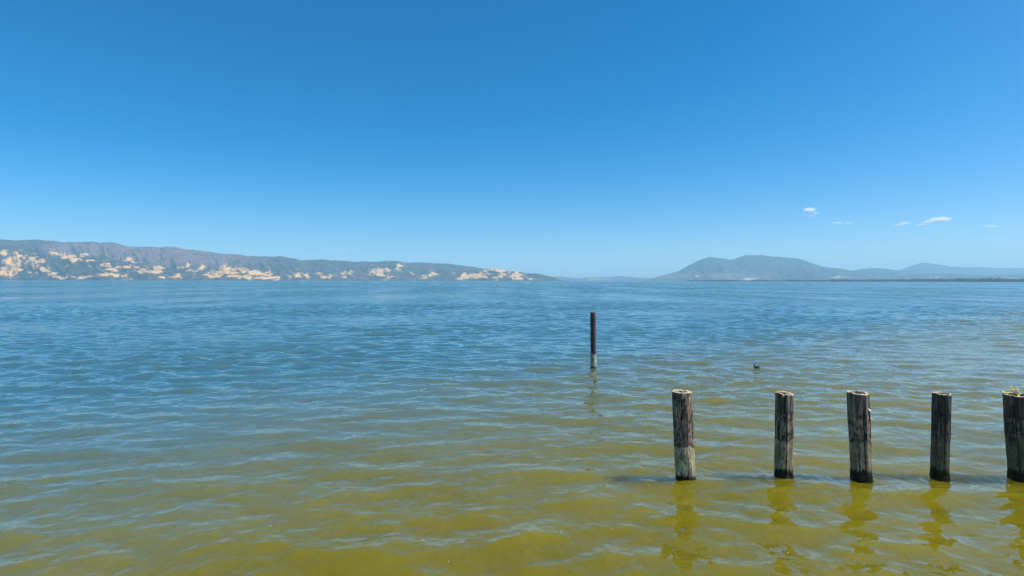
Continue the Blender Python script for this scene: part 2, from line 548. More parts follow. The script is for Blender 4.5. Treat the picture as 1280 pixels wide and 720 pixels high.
# ------------------------------------------------------------------ clouds
def build_cloud(label, lobes, thick, seed, dist=13000.0):
    """lobes: (px, py, half width, half height in photo pixels, share): one soft body of mist filled from these lobes"""
    pm = dist / F
    origin = at(lobes[0][0], lobes[0][1], dist)
    x0 = min(l[0] - l[2] * 1.5 for l in lobes); x1 = max(l[0] + l[2] * 1.5 for l in lobes)
    y0 = min(l[1] - l[3] * 1.9 for l in lobes); y1 = max(l[1] + l[3] * 1.9 for l in lobes)
    dep = max(l[2] for l in lobes) * 0.9 * pm
    a, b = at(x0, y1, dist) - origin, at(x1, y0, dist) - origin
    # rounded body that encloses the lobes
    c, hv = (a + b) / 2, (b - a) / 2
    vs = [(c.x + v[0] * abs(hv.x) * 1.25, v[1] * dep * 1.25, c.z + v[2] * abs(hv.z) * 1.35) for v in ICO2]
    m = bpy.data.materials.new("cloud mist")
    m.use_nodes = True
    nt = m.node_tree; nt.nodes.clear()
    N = NT(nt)
    out = N.n('ShaderNodeOutputMaterial')
    vol = N.n('ShaderNodeVolumePrincipled')
    vol.inputs['Color'].default_value = (1, 1, 1, 1)
    vol.inputs['Anisotropy'].default_value = 0.0
    co = N.coords('Object')
    wob = N.noise(N.vmath('ADD', co, (seed * 731.0, 0, 0)), 0.02, 5.0, 0.68)
    cw = N.vmath('ADD', co, N.vmath('MULTIPLY', N.vmath('SUBTRACT', wob.outputs['Color'], (0.5, 0.5, 0.5)), (130, 130, 60)))
    tot = None
    for cx, cy, rx, ry, sh in lobes:
        q = at(cx, cy, dist) - origin
        d = N.vmath('MULTIPLY', N.vmath('SUBTRACT', cw, tuple(q)), (1 / (rx * pm * 1.2), 1 / (rx * pm * 0.8), 1 / (ry * pm * 1.3)))
        ln = N.n('ShaderNodeVectorMath', operation='LENGTH'); N.l(d, ln.inputs[0])
        f = N.math('MULTIPLY', N.math('SUBTRACT', 1.0, N.smooth(ln.outputs['Value'], 0.05, 1.1)), sh)
        tot = f if tot is None else N.math('ADD', tot, f)
    N.l(N.math('MULTIPLY', N.math('MULTIPLY', tot, thick * 0.95), N.smooth(wob.outputs['Fac'], 0.30, 0.66)), vol.inputs['Density'])
    N.l(vol.outputs[0], out.inputs['Volume'])
    o = mesh_obj("cloud", vs, [tuple(f) for f in ICO2F], m)
    o.location = origin
    tag(o, label, "cloud", "small fair weather clouds low over the mountain" if dist == 13000.0 else None)


build_cloud("small bright oval cloud, highest and leftmost over the twin topped mountain", [(1012, 262.3, 7.0, 2.6, 1.0), (1019.5, 266.5, 3.0, 1.7, 0.5), (1013.5, 270, 4.6, 1.3, 0.5)], 0.060, 1)
build_cloud("thin faint streak of cloud just beside the bright oval one", [(1047, 278.5, 7, 1.4, 0.6), (1061, 278.6, 7, 1.2, 0.4)], 0.030, 2)
build_cloud("small tilted cloud puff directly beside the longest bright cloud", [(1131, 279, 7, 1.9, 0.7), (1124, 281.5, 5, 1.7, 0.7)], 0.035, 3)
build_cloud("longest bright cloud, a streak rising over the pale far peak", [(1176, 274.3, 12, 2.4, 1.0), (1163, 277.5, 8, 2.2, 0.6), (1154, 280.8, 7, 1.5, 0.4)], 0.055, 4)
build_cloud("faintest pale wisp of cloud over the level shoulder of the far mountain", [(1238, 282.5, 10, 2.0, 1.0)], 0.008, 5)
build_cloud("tiny white cloud speck hanging above the long scrub range", [(431, 313.6, 3.2, 1.0, 1.0)], 0.03, 6, 20000.0)


# ------------------------------------------------------------------ timber pilings
def piling_materials():
    m, nt, p, out = new_mat("weathered piling timber")
    N = NT(nt)
    co = N.coords('Object')
    low, wet, top, dark = N.attr('low'), N.attr('wet'), N.attr('cap'), N.attr('dark')
    fib = N.noise(N.scaled(co, (26, 26, 2.2)), 1.0, 5.0, 0.62, 0.4).outputs['Fac']
    fib2 = N.noise(N.scaled(co, (70, 70, 5.0)), 1.0, 4.0, 0.65).outputs['Fac']
    blot = N.noise(N.scaled(co, (7, 7, 5)), 1.0, 5.0, 0.65, 0.6).outputs['Fac']
    pore = N.noise(co, 90.0, 3.0, 0.6).outputs['Fac']
    # upper wood: tarry dark with silvered streaks
    up = N.mix(N.smooth(fib, 0.42, 0.66), (0.030, 0.023, 0.019), (0.45, 0.30, 0.18))
    up = N.mix(N.smooth(blot, 0.47, 0.60), up, (0.022, 0.018, 0.016))
    up = N.mix(N.math('MULTIPLY', N.smooth(fib2, 0.52, 0.66), 0.85), up, (0.46, 0.39, 0.31))
    fleck = N.noise(N.scaled(co, (48, 48, 15)), 1.0, 4.0, 0.7, 0.3).outputs['Fac']
    up = N.mix(N.math('MULTIPLY', N.smooth(fleck, 0.54, 0.64), 0.75), up, (0.44, 0.38, 0.31))
    up = N.mix(N.math('MULTIPLY', N.smooth(fleck, 0.46, 0.36), 0.8), up, (0.015, 0.012, 0.010))
    # cap: greyer, bleached
    capc = N.mix(N.smooth(fib, 0.38, 0.66), (0.050, 0.046, 0.040), (0.26, 0.22, 0.165))
    up = N.mix(top, up, capc)
    # lower wood: pale dried silt and algae
    lo = N.mix(N.smooth(blot, 0.36, 0.60), (0.60, 0.52, 0.33), (0.20, 0.17, 0.10))
    lo = N.mix(N.math('MULTIPLY', N.smooth(fib, 0.52, 0.68), 0.8), lo, (0.07, 0.06, 0.04))
    lo = N.mix(N.math('MULTIPLY', N.smooth(fib2, 0.6, 0.72), 0.7), lo, (0.50, 0.45, 0.32))
    mid = N.mix(N.smooth(fib, 0.36, 0.66), (0.030, 0.027, 0.022), (0.27, 0.215, 0.135))
    lo = N.mix(N.attr('pale'), mid, lo)
    lo = N.mix(N.math('MULTIPLY', N.smooth(fleck, 0.45, 0.37), 0.8), lo, (0.030, 0.026, 0.018))
    lo = N.mix(N.math('MULTIPLY', N.smooth(fleck, 0.58, 0.68), 0.6), lo, (0.52, 0.46, 0.31))
    col = N.mix(low, up, lo)
    col = N.mix(N.attr('tar'), col, (0.020, 0.019, 0.018))
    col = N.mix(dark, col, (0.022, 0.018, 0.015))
    wetc = N.mix(N.smooth(blot, 0.45, 0.6), (0.006, 0.007, 0.005), (0.018, 0.024, 0.007))
    col = N.mix(wet, col, wetc)
    N.l(col, p.inputs['Base Color'])
    N.l(N.lin(wet, 0, 1, 0.85, 0.6), p.inputs['Roughness'])
    N.l(N.lin(wet, 0, 1, 0.4, 0.25), p.inputs['Specular IOR Level'])
    h = N.math('ADD', N.math('MULTIPLY', fib2, 0.6), N.math('MULTIPLY', pore, 0.4))
    N.l(N.bump(h, 0.7, 0.012), p.inputs['Normal'])

    m2, nt, p, out = new_mat("rotted end grain")
    N = NT(nt)
    co = N.coords('Object')
    hol = N.attr('hollow')
    n1 = N.noise(co, 22.0, 4.0, 0.65).outputs['Fac']
    n2 = N.noise(co, 70.0, 3.0, 0.6).outputs['Fac']
    c = N.mix(N.smooth(n1, 0.35, 0.65), (0.60, 0.49, 0.34), (0.42, 0.32, 0.21))
    c = N.mix(N.math('MULTIPLY', N.smooth(n2, 0.55, 0.7), 0.7), c, (0.66, 0.59, 0.48))
    c = N.mix(N.smooth(hol, 0.05, 0.5), c, (0.018, 0.013, 0.008))
    N.l(c, p.inputs['Base Color'])
    p.inputs['Roughness'].default_value = 0.92
    N.l(N.bump(n2, 0.8, 0.01), p.inputs['Normal'])

    m3, nt, p, out = new_mat("waterline algae")
    N = NT(nt)
    co = N.coords('Object')
    n1 = N.noise(N.scaled(co, (30, 30, 12)), 1.0, 4.0, 0.65).outputs['Fac']
    N.l(N.mix(N.smooth(n1, 0.5, 0.7), (0.006, 0.007, 0.004), (0.035, 0.050, 0.007)), p.inputs['Base Color'])
    p.inputs['Roughness'].default_value = 0.6
    p.inputs['Specular IOR Level'].default_value = 0.25
    N.l(N.bump(n1, 0.9, 0.02), p.inputs['Normal'])

    m4, nt, p, out = new_mat("bleached splinter")
    N = NT(nt)
    n1 = N.noise(N.scaled(N.coords('Object'), (60, 60, 8)), 1.0, 3.0, 0.6).outputs['Fac']
    N.l(N.mix(n1, (0.55, 0.46, 0.34), (0.75, 0.68, 0.56)), p.inputs['Base Color'])
    p.inputs['Roughness'].default_value = 0.9
    return m, m2, m3, m4


TIMBER, ENDGRAIN, ALGAE, SPLINTER = piling_materials()


def sstep(x, a, b):
    t = np.clip((x - a) / (b - a), 0, 1)
    return t * t * (3 - 2 * t)


def noise_arr(P3, oct=3):
    return np.array([noise.fractal(q, 1.0, 2.0, oct) for q in P3])


def build_piling(spec):
    bx, by, tx, ty, dia = spec['base'] + spec['top'] + (spec['dia'],)
    base = on_water(bx, by)
    topp = at(tx, ty, base.y + spec.get('lean_y', 0.0))
    h = topp.z
    seed = spec['seed']
    r = np.random.default_rng(seed)
    root = empty("timber_piling", base)
    tag(root, spec['label'], "piling", "old timber pilings standing in a row in the lake")
    lean = np.array([(topp.x - base.x) / h, (topp.y - base.y) / h])
    nth, nz = 160, 190
    th = np.linspace(0, 2 * math.pi, nth, endpoint=False)
    z0 = -0.9
    zz = np.linspace(z0, 1.0, nz)
    TH, TZ = np.meshgrid(th, zz)
    # outline of the section
    prof = np.ones(nth) + sum(a * np.cos(k * th + f) for k, a, f in spec['section'])
    for ang, flat in spec.get('flats', []):          # hewn flat sides
        c = np.cos(th - ang)
        lim = np.where(c > 0.1, flat / np.maximum(c, 0.1), 9)
        prof = np.minimum(prof, lim)
    rad = dia / 2
    cut = spec.get('cut', (0.0, 0.0))                # slope of the cut top in x and y
    topz = h + rad * (cut[0] * np.cos(th) + cut[1] * np.sin(th)) + 0.008 * noise_arr([(math.cos(a) * 3, math.sin(a) * 3, seed) for a in th], 3)
    for ang, w, dz in spec.get('notches', []):
        dth = (th - ang + math.pi) % (2 * math.pi) - math.pi
        topz -= dz * np.exp(-(dth / w) ** 2)
    Zm = np.where(TZ < 0, TZ, TZ * topz[None])
    cx, sx = np.cos(TH), np.sin(TH)
    pts = np.stack([cx, sx, Zm], -1).reshape(-1, 3)
    grain = noise_arr(pts * np.array([9, 9, 0.8]) + seed * 13, 3).reshape(TH.shape)
    lump = noise_arr(pts * np.array([1.3, 1.3, 2.2]) + seed * 5, 3).reshape(TH.shape)
    fine = noise_arr(pts * np.array([16, 16, 3.0]) + seed * 9, 2).reshape(TH.shape)
    tl = spec['line'] * h
    wob = 0.06 * noise_arr([(math.cos(a) * 1.6, math.sin(a) * 1.6, seed + 2.2) for a in th], 4)
    below = 1 - sstep(Zm - wob[None], tl - 0.018, tl + 0.012)
    RR = rad * prof[None] * (1 + 0.045 * lump) + 0.0040 * grain + 0.0022 * fine - 0.006 * below * spec.get('step', 0.5)
    RR *= 1 + spec.get('taper', 0.0) * (1 - Zm / h)
    dark = np.zeros_like(RR)
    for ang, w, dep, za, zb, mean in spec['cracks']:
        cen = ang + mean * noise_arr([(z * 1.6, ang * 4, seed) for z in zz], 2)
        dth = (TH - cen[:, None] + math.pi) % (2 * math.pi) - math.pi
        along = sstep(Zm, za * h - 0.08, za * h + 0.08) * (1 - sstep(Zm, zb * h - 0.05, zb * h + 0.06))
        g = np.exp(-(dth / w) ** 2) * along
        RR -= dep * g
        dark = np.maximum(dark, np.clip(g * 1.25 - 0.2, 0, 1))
    # dark seam where the upper wood meets the silted wood
    seam = np.exp(-((Zm - wob[None] - tl - 0.012) / 0.013) ** 2) * spec.get('seam', 0.6) * (0.6 + 0.6 * np.clip(grain + 0.5, 0, 1))
    dark = np.maximum(dark, np.clip(seam, 0, 0.9))
    dark = np.maximum(dark, spec.get('stain', 0.0) * sstep(lump + 0.5 * grain, -0.1, 0.35) * (1 - below))
    cap = sstep(Zm + 0.02 * grain, h * spec['cap'] - 0.02, h * spec['cap'] + 0.02)
    cap_seam = np.exp(-((Zm - h * spec['cap'] + 0.015) / 0.02) ** 2) * spec.get('cap_seam', 0.5)
    dark = np.maximum(dark, cap_seam)
    # charred or tarred patches
    wet = 1 - sstep(Zm + 0.05 * grain + 0.03 * lump, spec['wet'] - 0.015, spec['wet'] + 0.03)
    Xv = lean[0] * Zm + RR * cx
    Yv = lean[1] * Zm + RR * sx
    V = np.stack([Xv, Yv, Zm], -1)
    Q = []
    idx = np.arange(nth)
    for i in range(nz - 1):
        a = i * nth
        Q.append(np.stack([a + idx, a + (idx + 1) % nth, a + nth + (idx + 1) % nth, a + nth + idx], 1))
    o = np_mesh("shaft", V.reshape(-1, 3), np.concatenate(Q), TIMBER)
    o.parent = root
    for nm, arr in (('low', below), ('wet', wet), ('cap', cap), ('dark', dark), ('pale', np.full_like(dark, spec['pale'])), ('tar', np.full_like(dark, spec.get('tar', 0.0)))): attr(o, nm, arr)
    # cut top with its rotted heart
    rim = V[-1]
    cen = np.array([lean[0] * h, lean[1] * h])
    rings, hol = [], []
    fr = [1.0, 0.97, 0.93, 0.89, 0.85, 0.81, 0.77, 0.73, 0.69, 0.65, 0.61, 0.57, 0.53, 0.49, 0.45, 0.41, 0.36, 0.30, 0.24, 0.16, 0.08]
    hc = spec['heart']                                # centre x, y (in radii), radius, depth
    for f in fr:
        P = np.empty((nth, 3))
        P[:, :2] = cen + (rim[:, :2] - cen) * f
        P[:, 2] = h + (rim[:, 2] - h) * f + (0.004 if 0.80 < f < 0.99 else 0.0)
        loc = (P[:, :2] - cen) / rad
        nn = noise_arr([(a * 4, b * 4, seed + 4.0) for a, b in loc], 3)
        dd = np.hypot((loc[:, 0] - hc[0]) / hc[4], loc[:, 1] - hc[1])
        hole = 1 - sstep(dd + 0.14 * nn, hc[2] - 0.04, hc[2] + 0.03)
        if f < 0.995:
            P[:, 2] += 0.010 * nn * (1 if f < 0.95 else 0.4) - hc[3] * hole
        rings.append(P); hol.append(hole if f < 0.995 else np.zeros(nth))
    TV = np.concatenate(rings + [np.array([[cen[0], cen[1], rings[-1][:, 2].mean()]])])
    TQ = []
    for i in range(len(fr) - 1):
        a = i * nth
        TQ.append(np.stack([a + idx, a + (idx + 1) % nth, a + nth + (idx + 1) % nth, a + nth + idx], 1))
    last = (len(fr) - 1) * nth
    faces = [tuple(q) for q in np.concatenate(TQ)] + [(last + i, last + (i + 1) % nth, len(TV) - 1) for i in range(nth)]
    t = mesh_obj("cut_top", TV, faces, ENDGRAIN, root, smooth=False)
    attr(t, 'hollow', np.concatenate(hol + [np.array([1.0])]))
    # slimy collar at the waterline, proud of the wood
    zc = np.linspace(-0.12, 1, 12)
    up = spec['wet'] * (0.55 + 0.5 * noise_arr([(math.cos(a) * 2.4, math.sin(a) * 2.4, seed + 8) for a in th], 3))
    up = np.maximum(up, 0.012)
    rows = []
    for q in zc:
        z = np.where(q < 0, q, q * up)
        bul = 0.010 * math.sqrt(max(0.0, 1 - max(q, 0) ** 2)) - (0.004 if q >= 1 else 0)
        rr = rad * prof * (1 + spec.get('taper', 0.0)) * 1.0 - 0.004 + bul + 0.004 * noise_arr([(math.cos(a) * 9, math.sin(a) * 9, seed + z_ * 30) for a, z_ in zip(th, z)], 2)
        rows.append(np.stack([lean[0] * z + rr * np.cos(th), lean[1] * z + rr * np.sin(th), z], -1))
    CV = np.stack(rows)
    CQ = []
    for i in range(len(zc) - 1):
        a = i * nth
        CQ.append(np.stack([a + idx, a + (idx + 1) % nth, a + nth + (idx + 1) % nth, a + nth + idx], 1))
    c = np_mesh("algae_collar", CV.reshape(-1, 3), np.concatenate(CQ), ALGAE)
    c.parent = root
    # splinters standing off the side
    for ang, z, ln, tilt in spec.get('splinters', []):
        rr = rad * (1 + 0.0) * np.interp(ang % (2 * math.pi), th, prof)
        p = Vector((lean[0] * z + rr * math.cos(ang), lean[1] * z + rr * math.sin(ang), z))
        out_ = Vector((math.cos(ang), math.sin(ang), 0))
        tan = Vector((-math.sin(ang), math.cos(ang), 0))
        w = 0.015
        tip = p + out_ * (0.028 + tilt) + Vector((0, 0, -ln * 0.4))
        a = p + Vector((0, 0, ln * 0.5)) - out_ * 0.012
        b = p - Vector((0, 0, ln * 0.6)) - out_ * 0.012
        vs = [a - tan * w, a + tan * w, b - tan * w * 0.7, b + tan * w * 0.7, tip - tan * w * 0.8, tip + tan * w * 0.8]
        mesh_obj("splinter", vs, [(0, 1, 5, 4), (4, 5, 3, 2), (0, 4, 2), (1, 3, 5), (0, 2, 3, 1)], SPLINTER, root, smooth=False)
    return root, h, rad


def A(deg):       # angle round a piling, 0 = right, -90 = towards the pier
    return R(deg)


PILINGS = [
    dict(seed=1, pale=1, base=(857, 600.5), top=(852.3, 489.5), dia=0.285, section=[(2, 0.02, 0.4), (3, 0.012, 1.0)], line=0.395, cap=1.4, wet=0.10, taper=0.0, step=0.6, seam=0.75, cap_seam=0,
         stain=0.35, cracks=[(A(-38), 0.05, 0.012, 0.02, 0.36, 0.10), (A(-118), 0.045, 0.010, 0.5, 0.98, 0.15), (A(-70), 0.04, 0.008, 0.62, 1.02, 0.2), (A(-15), 0.06, 0.012, 0.5, 1.02, 0.12)],
         heart=(-0.08, 0.0, 0.60, 0.12, 1.2), notches=[(A(60), 0.16, 0.012), (A(10), 0.12, 0.010)], cut=(0.0, 0.0),
         label="roundest piling, leaning with a pale lower half, nearest the thin dark post"),
    dict(seed=2, pale=0.6, base=(979.5, 597), top=(980.5, 491.5), dia=0.250, section=[(2, 0.03, 0.9), (4, 0.03, 0.5), (3, 0.02, 2.0)], flats=[(A(-75), 0.93), (A(-150), 0.90), (A(10), 0.96), (A(100), 0.92)],
         line=0.47, cap=0.80, wet=0.15, seam=0.85, cap_seam=0.7, stain=0.12,
         cracks=[(A(-118), 0.13, 0.035, 0.80, 1.05, 0.05), (A(-100), 0.05, 0.016, 0.02, 0.80, 0.12), (A(-50), 0.05, 0.012, 0.1, 0.5, 0.15), (A(-150), 0.06, 0.012, 0.2, 0.9, 0.1)],
         heart=(-0.15, 0.10, 0.52, 0.10, 1.4), notches=[(A(-118), 0.10, 0.05)], cut=(-0.07, 0.06), splinters=[(A(-8), 0.62, 0.05, 0.0), (A(-20), 0.38, 0.04, 0.0)],
         label="squared narrow piling with a notch split down from its sloping top, beside the roundest piling"),
    dict(seed=3, pale=0.55, base=(1077, 599), top=(1072.5, 491.0), dia=0.290, section=[(2, 0.03, 0.2), (3, 0.03, 0.6), (5, 0.01, 0.0)], flats=[(A(-95), 0.91), (A(-20), 0.95), (A(-160), 0.95)],
         line=0.46, cap=0.77, wet=0.15, seam=0.9, cap_seam=0.35, stain=0.1,
         cracks=[(A(-92), 0.07, 0.030, 0.0, 0.80, 0.05), (A(-48), 0.06, 0.022, 0.0, 1.05, 0.06), (A(-25), 0.05, 0.014, 0.0, 0.5, 0.1), (A(-130), 0.05, 0.010, 0.1, 0.5, 0.15)],
         heart=(0.05, 0.12, 0.66, 0.14, 1.05), notches=[(A(-160), 0.2, -0.015)], cut=(-0.02, 0.05), splinters=[(A(-52), 1.08, 0.04, 0.0), (A(-35), 0.95, 0.05, 0.0), (A(-10), 0.5, 0.04, 0.0)],
         label="wide grey brown piling with deep lengthwise cracks and dark hollow in its pale tilted top"),
    dict(seed=4, tar=0.45, pale=0.3, base=(1175, 597), top=(1177.5, 492.0), dia=0.240, section=[(2, 0.03, 1.4), (3, 0.02, 0.0)], flats=[(A(-100), 0.93), (A(-30), 0.95)],
         line=0.44, cap=0.78, wet=0.15, seam=0.4, cap_seam=0.8, stain=0.6,
         cracks=[(A(-128), 0.06, 0.020, 0.5, 1.05, 0.05), (A(-105), 0.05, 0.012, 0.05, 0.7, 0.15), (A(-60), 0.05, 0.012, 0.1, 0.8, 0.15)],
         heart=(0.15, 0.05, 0.62, 0.12, 1.15), cut=(-0.05, 0.03), splinters=[(A(-14), 0.70, 0.06, 0.01), (A(-16), 0.36, 0.05, 0.012)],
         label="narrow blackened piling with pale splinters on its lit edge, next to the weedy one"),
    dict(seed=5, tar=0.5, pale=0.25, base=(1277, 599), top=(1271, 493.5), dia=0.330, section=[(2, 0.02, 0.2), (3, 0.02, 1.6)], flats=[(A(-110), 0.95)],
         line=0.46, cap=0.76, wet=0.15, seam=0.4, cap_seam=0.8, stain=0.5,
         cracks=[(A(-140), 0.05, 0.014, 0.0, 0.9, 0.1), (A(-100), 0.06, 0.016, 0.0, 0.8, 0.1), (A(-60), 0.05, 0.014, 0.2, 1.0, 0.1)],
         heart=(0.0, 0.0, 0.74, 0.12, 1.05), cut=(0.0, 0.02),
         label="thickest dark piling with yellow weeds growing on its top"),
]
built = [build_piling(s) for s in PILINGS]


# ------------------------------------------------------------------ weeds growing on the thickest piling
def build_weed():
    root5, h5, r5 = built[4]
    lx = (at(1271, 493.5, root5.location.y).x - root5.location.x)
    leaf_m = foliage_material("yellowing leaves", (0.62, 0.50, 0.03), (0.40, 0.40, 0.05), 30)
    stem_m = foliage_material("dry stem", (0.22, 0.20, 0.10), (0.34, 0.28, 0.14), 30)
    fl_m = foliage_material("dry seed head", (0.50, 0.42, 0.30), (0.66, 0.60, 0.48), 30)
    r = random.Random(3)

    def plant(px, label, hgt, nst, leafy):
        p0 = at(px, 489.5, root5.location.y + 0.03)
        p0.z = h5 - 0.05
        root = empty("weed", p0)
        tag(root, label, "weed", "weeds growing on the thickest piling")
        for s in range(nst):
            ang = r.uniform(0, 6.28); ln = hgt * r.uniform(0.7, 1.0)
            bend = Vector((math.cos(ang), math.sin(ang), 0)) * ln * r.uniform(0.2, 0.55)
            pts = [bend * (q * q) + Vector((0, 0, ln * q)) for q in (0, 0.25, 0.5, 0.75, 1.0)]
            vs, fs = [], []
            for i, q in enumerate(pts):
                rr = 0.0035 * (1 - 0.6 * i / 4)
                for k in range(5):
                    vs.append(q + Vector((math.cos(k * 1.2566) * rr, math.sin(k * 1.2566) * rr, 0)))
            for i in range(4):
                for k in range(5):
                    fs.append((i * 5 + k, i * 5 + (k + 1) % 5, i * 5 + 5 + (k + 1) % 5, i * 5 + 5 + k))
            st = mesh_obj("stem", vs, fs, stem_m, root)
            for j in range(leafy):
                q = r.uniform(0.35, 1.0)
                c = bend * (q * q) + Vector((0, 0, ln * q))
                a = r.uniform(0, 6.28); L = r.uniform(0.045, 0.075); W = L * 0.42
                d = Vector((math.cos(a), math.sin(a), r.uniform(-0.2, 0.6))).normalized()
                side = d.cross(Vector((0, 0, 1))).normalized()
                lv = [c, c + d * L * 0.5 + side * W, c + d * L + Vector((0, 0, -0.008)), c + d * L * 0.5 - side * W, c + d * L * 0.5 + Vector((0, 0, -0.005))]
                mesh_obj("leaf", lv, [(0, 1, 4), (1, 2, 4), (2, 3, 4), (3, 0, 4)], leaf_m, root)
            if leafy <= 1 or s == 0:
                tipc = pts[-1]
                vs = [tipc + Vector(v) * 0.012 for v in ICO1]
                mesh_obj("seed_head", vs, [tuple(f) for f in ICO1F], fl_m, root)

    plant(1268.5, "bushier yellow green weed sprouting from the hollow of the thickest piling", 0.17, 4, 6)
    plant(1255.5, "thin dry weed stalk on the rim of the thickest piling", 0.12, 2, 2)


build_weed()


# ------------------------------------------------------------------ thin marker post
def build_post():
    b = on_water(741.8, 461.0)
    t = at(741.3, 390.5, b.y)
    h, rad = t.z, 0.093
    root = empty("marker_post", b)
    tag(root, "thin dark maroon post with a whitish foot, standing alone in open water", "post")
    m, nt, p, out = new_mat("rusted maroon paint")
    N = NT(nt)
    co = N.coords('Object')
    n1 = N.noise(N.scaled(co, (9, 9, 2.5)), 1.0, 5.0, 0.65).outputs['Fac']
    n2 = N.noise(N.scaled(co, (40, 40, 18)), 1.0, 3.0, 0.6).outputs['Fac']
    c = N.mix(N.smooth(n1, 0.4, 0.62), (0.040, 0.020, 0.024), (0.100, 0.040, 0.040))
    c = N.mix(N.math('MULTIPLY', N.smooth(n2, 0.58, 0.7), 0.6), c, (0.03, 0.018, 0.018))
    N.l(c, p.inputs['Base Color']); p.inputs['Roughness'].default_value = 0.75
    N.l(N.bump(n2, 0.5, 0.01), p.inputs['Normal'])
    m2, nt, p, out = new_mat("dried lime crust")
    N = NT(nt)
    co = N.coords('Object')
    n1 = N.noise(N.scaled(co, (12, 12, 6)), 1.0, 5.0, 0.65).outputs['Fac']
    sep = N.n('ShaderNodeSeparateXYZ'); N.l(co, sep.inputs[0])
    wetz = N.smooth(N.math('ADD', sep.outputs['Z'], N.math('MULTIPLY', n1, 0.1)), 0.10, 0.17)
    c = N.mix(N.smooth(n1, 0.35, 0.65), (0.46, 0.41, 0.29), (0.20, 0.20, 0.14))
    N.l(N.mix(wetz, (0.015, 0.015, 0.010), c), p.inputs['Base Color']); p.inputs['Roughness'].default_value = 0.85
    N.l(N.bump(n1, 0.8, 0.02), p.inputs['Normal'])
    lx = (t.x - b.x) / h

    def tube(name, z0, z1, r_, mat, n=40, nzz=40, rag=0.0, closed=False, seed=0):
        th = np.linspace(0, 2 * math.pi, n, endpoint=False)
        zs = np.linspace(0, 1, nzz)
        V = []
        ragged = rag * noise_arr([(math.cos(a) * 2, math.sin(a) * 2, seed) for a in th], 3) if rag else np.zeros(n)
        for q in zs:
            z = z0 + (z1 + ragged - z0) * q
            rr = r_ + 0.0022 * noise_arr([(math.cos(a) * 2.5, math.sin(a) * 2.5, seed + z_ * 5) for a, z_ in zip(th, z)], 2)
            V.append(np.stack([lx * z + rr * np.cos(th), rr * np.sin(th), z], -1))
        if closed:      # rolled lip and a hollow inside
            for f, dz in ((0.93, 0.006), (0.86, 0.0), (0.84, -0.10), (0.4, -0.11), (0.02, -0.11)):
                V.append(np.stack([lx * z1 + r_ * f * np.cos(th), r_ * f * np.sin(th), np.full(n, z1 + dz)], -1))
        V = np.stack(V)
        idx = np.arange(n); Q = []
        for i in range(len(V) - 1):
            a = i * n
            Q.append(np.stack([a + idx, a + (idx + 1) % n, a + n + (idx + 1) % n, a + n + idx], 1))
        o = np_mesh(name, V.reshape(-1, 3), np.concatenate(Q), mat)
        o.parent = root
        return o
    tube("shaft", -1.2, h, rad, m, closed=True, seed=2)
    tube("waterline_crust", -0.3, 0.27 * h, rad + 0.007, m2, rag=0.08, seed=5)


build_post()


# ------------------------------------------------------------------ bird on the water
def build_bird():
    loc = on_water(946.0, 460.8)
    root = empty("water_bird", loc)
    root.scale = (0.82, 0.82, 0.82)
    root.rotation_euler = (0, 0, R(128))        # local +X is the bill; swims away to the left
    tag(root, "small dark bird floating on the open water beyond the pilings", "bird")
    chain = [((-0.135, 0, 0.050), (0.012, 0.016)), ((-0.095, 0, 0.048), (0.045, 0.040)), ((-0.03, 0, 0.040), (0.078, 0.066)), ((0.04, 0, 0.040), (0.076, 0.066)),
             ((0.085, 0, 0.060), (0.050, 0.050)), ((0.105, 0, 0.105), (0.027, 0.027)), ((0.112, 0, 0.150), (0.023, 0.024)), ((0.120, 0, 0.180), (0.031, 0.033)), ((0.145, 0, 0.180), (0.018, 0.018))]
    me = bpy.data.meshes.new("body")
    me.from_pydata([c[0] for c in chain], [(i, i + 1) for i in range(len(chain) - 1)], [])
    body = link(bpy.data.objects.new("body", me))
    body.parent = root
    sk = body.modifiers.new("skin", 'SKIN')
    for v, c in zip(me.skin_vertices[0].data, chain): v.radius = c[1]
    me.skin_vertices[0].data[2].use_root = True
    body.modifiers.new("subdivision", 'SUBSURF').levels = 2
    body.modifiers["subdivision"].render_levels = 2
    sk.use_smooth_shade = True
    m, nt, p, out = new_mat("bird plumage")
    N = NT(nt)
    co = N.coords('Object')
    sep = N.n('ShaderNodeSeparateXYZ'); N.l(co, sep.inputs[0])
    n1 = N.noise(N.scaled(co, (30, 70, 70)), 1.0, 3.0, 0.6).outputs['Fac']
    flank = N.math('MULTIPLY', N.math('SUBTRACT', 1.0, N.smooth(sep.outputs['Z'], 0.02, 0.075)), N.math('SUBTRACT', 1.0, N.smooth(sep.outputs['X'], 0.05, 0.1)))
    c = N.mix(flank, N.mix(n1, (0.010, 0.010, 0.012), (0.035, 0.030, 0.028)), N.mix(n1, (0.12, 0.09, 0.04), (0.22, 0.17, 0.09)))
    N.l(c, p.inputs['Base Color']); p.inputs['Roughness'].default_value = 0.6
    me.materials.append(m)
    mb, nt, p, out = new_mat("bird bill"); p.inputs['Base Color'].default_value = (0.30, 0.24, 0.15, 1); p.inputs['Roughness'].default_value = 0.4
    bv = [(0.150, 0.009, 0.186), (0.150, -0.009, 0.186), (0.150, 0.008, 0.172), (0.150, -0.008, 0.172), (0.190, 0.001, 0.174), (0.190, -0.001, 0.174)]
    mesh_obj("bill", bv, [(0, 1, 5, 4), (0, 4, 2), (1, 3, 5), (2, 4, 5, 3), (0, 2, 3, 1)], mb, root, smooth=False)
    me_, nt, p, out = new_mat("bird eye"); p.inputs['Base Color'].default_value = (0.25, 0.03, 0.02, 1); p.inputs['Roughness'].default_value = 0.2
    for s in (-1, 1):
        mesh_obj("eye", [Vector((0.132, s * 0.024, 0.186)) + Vector(v) * 0.005 for v in ICO1], [tuple(f) for f in ICO1F], me_, root)


build_bird()


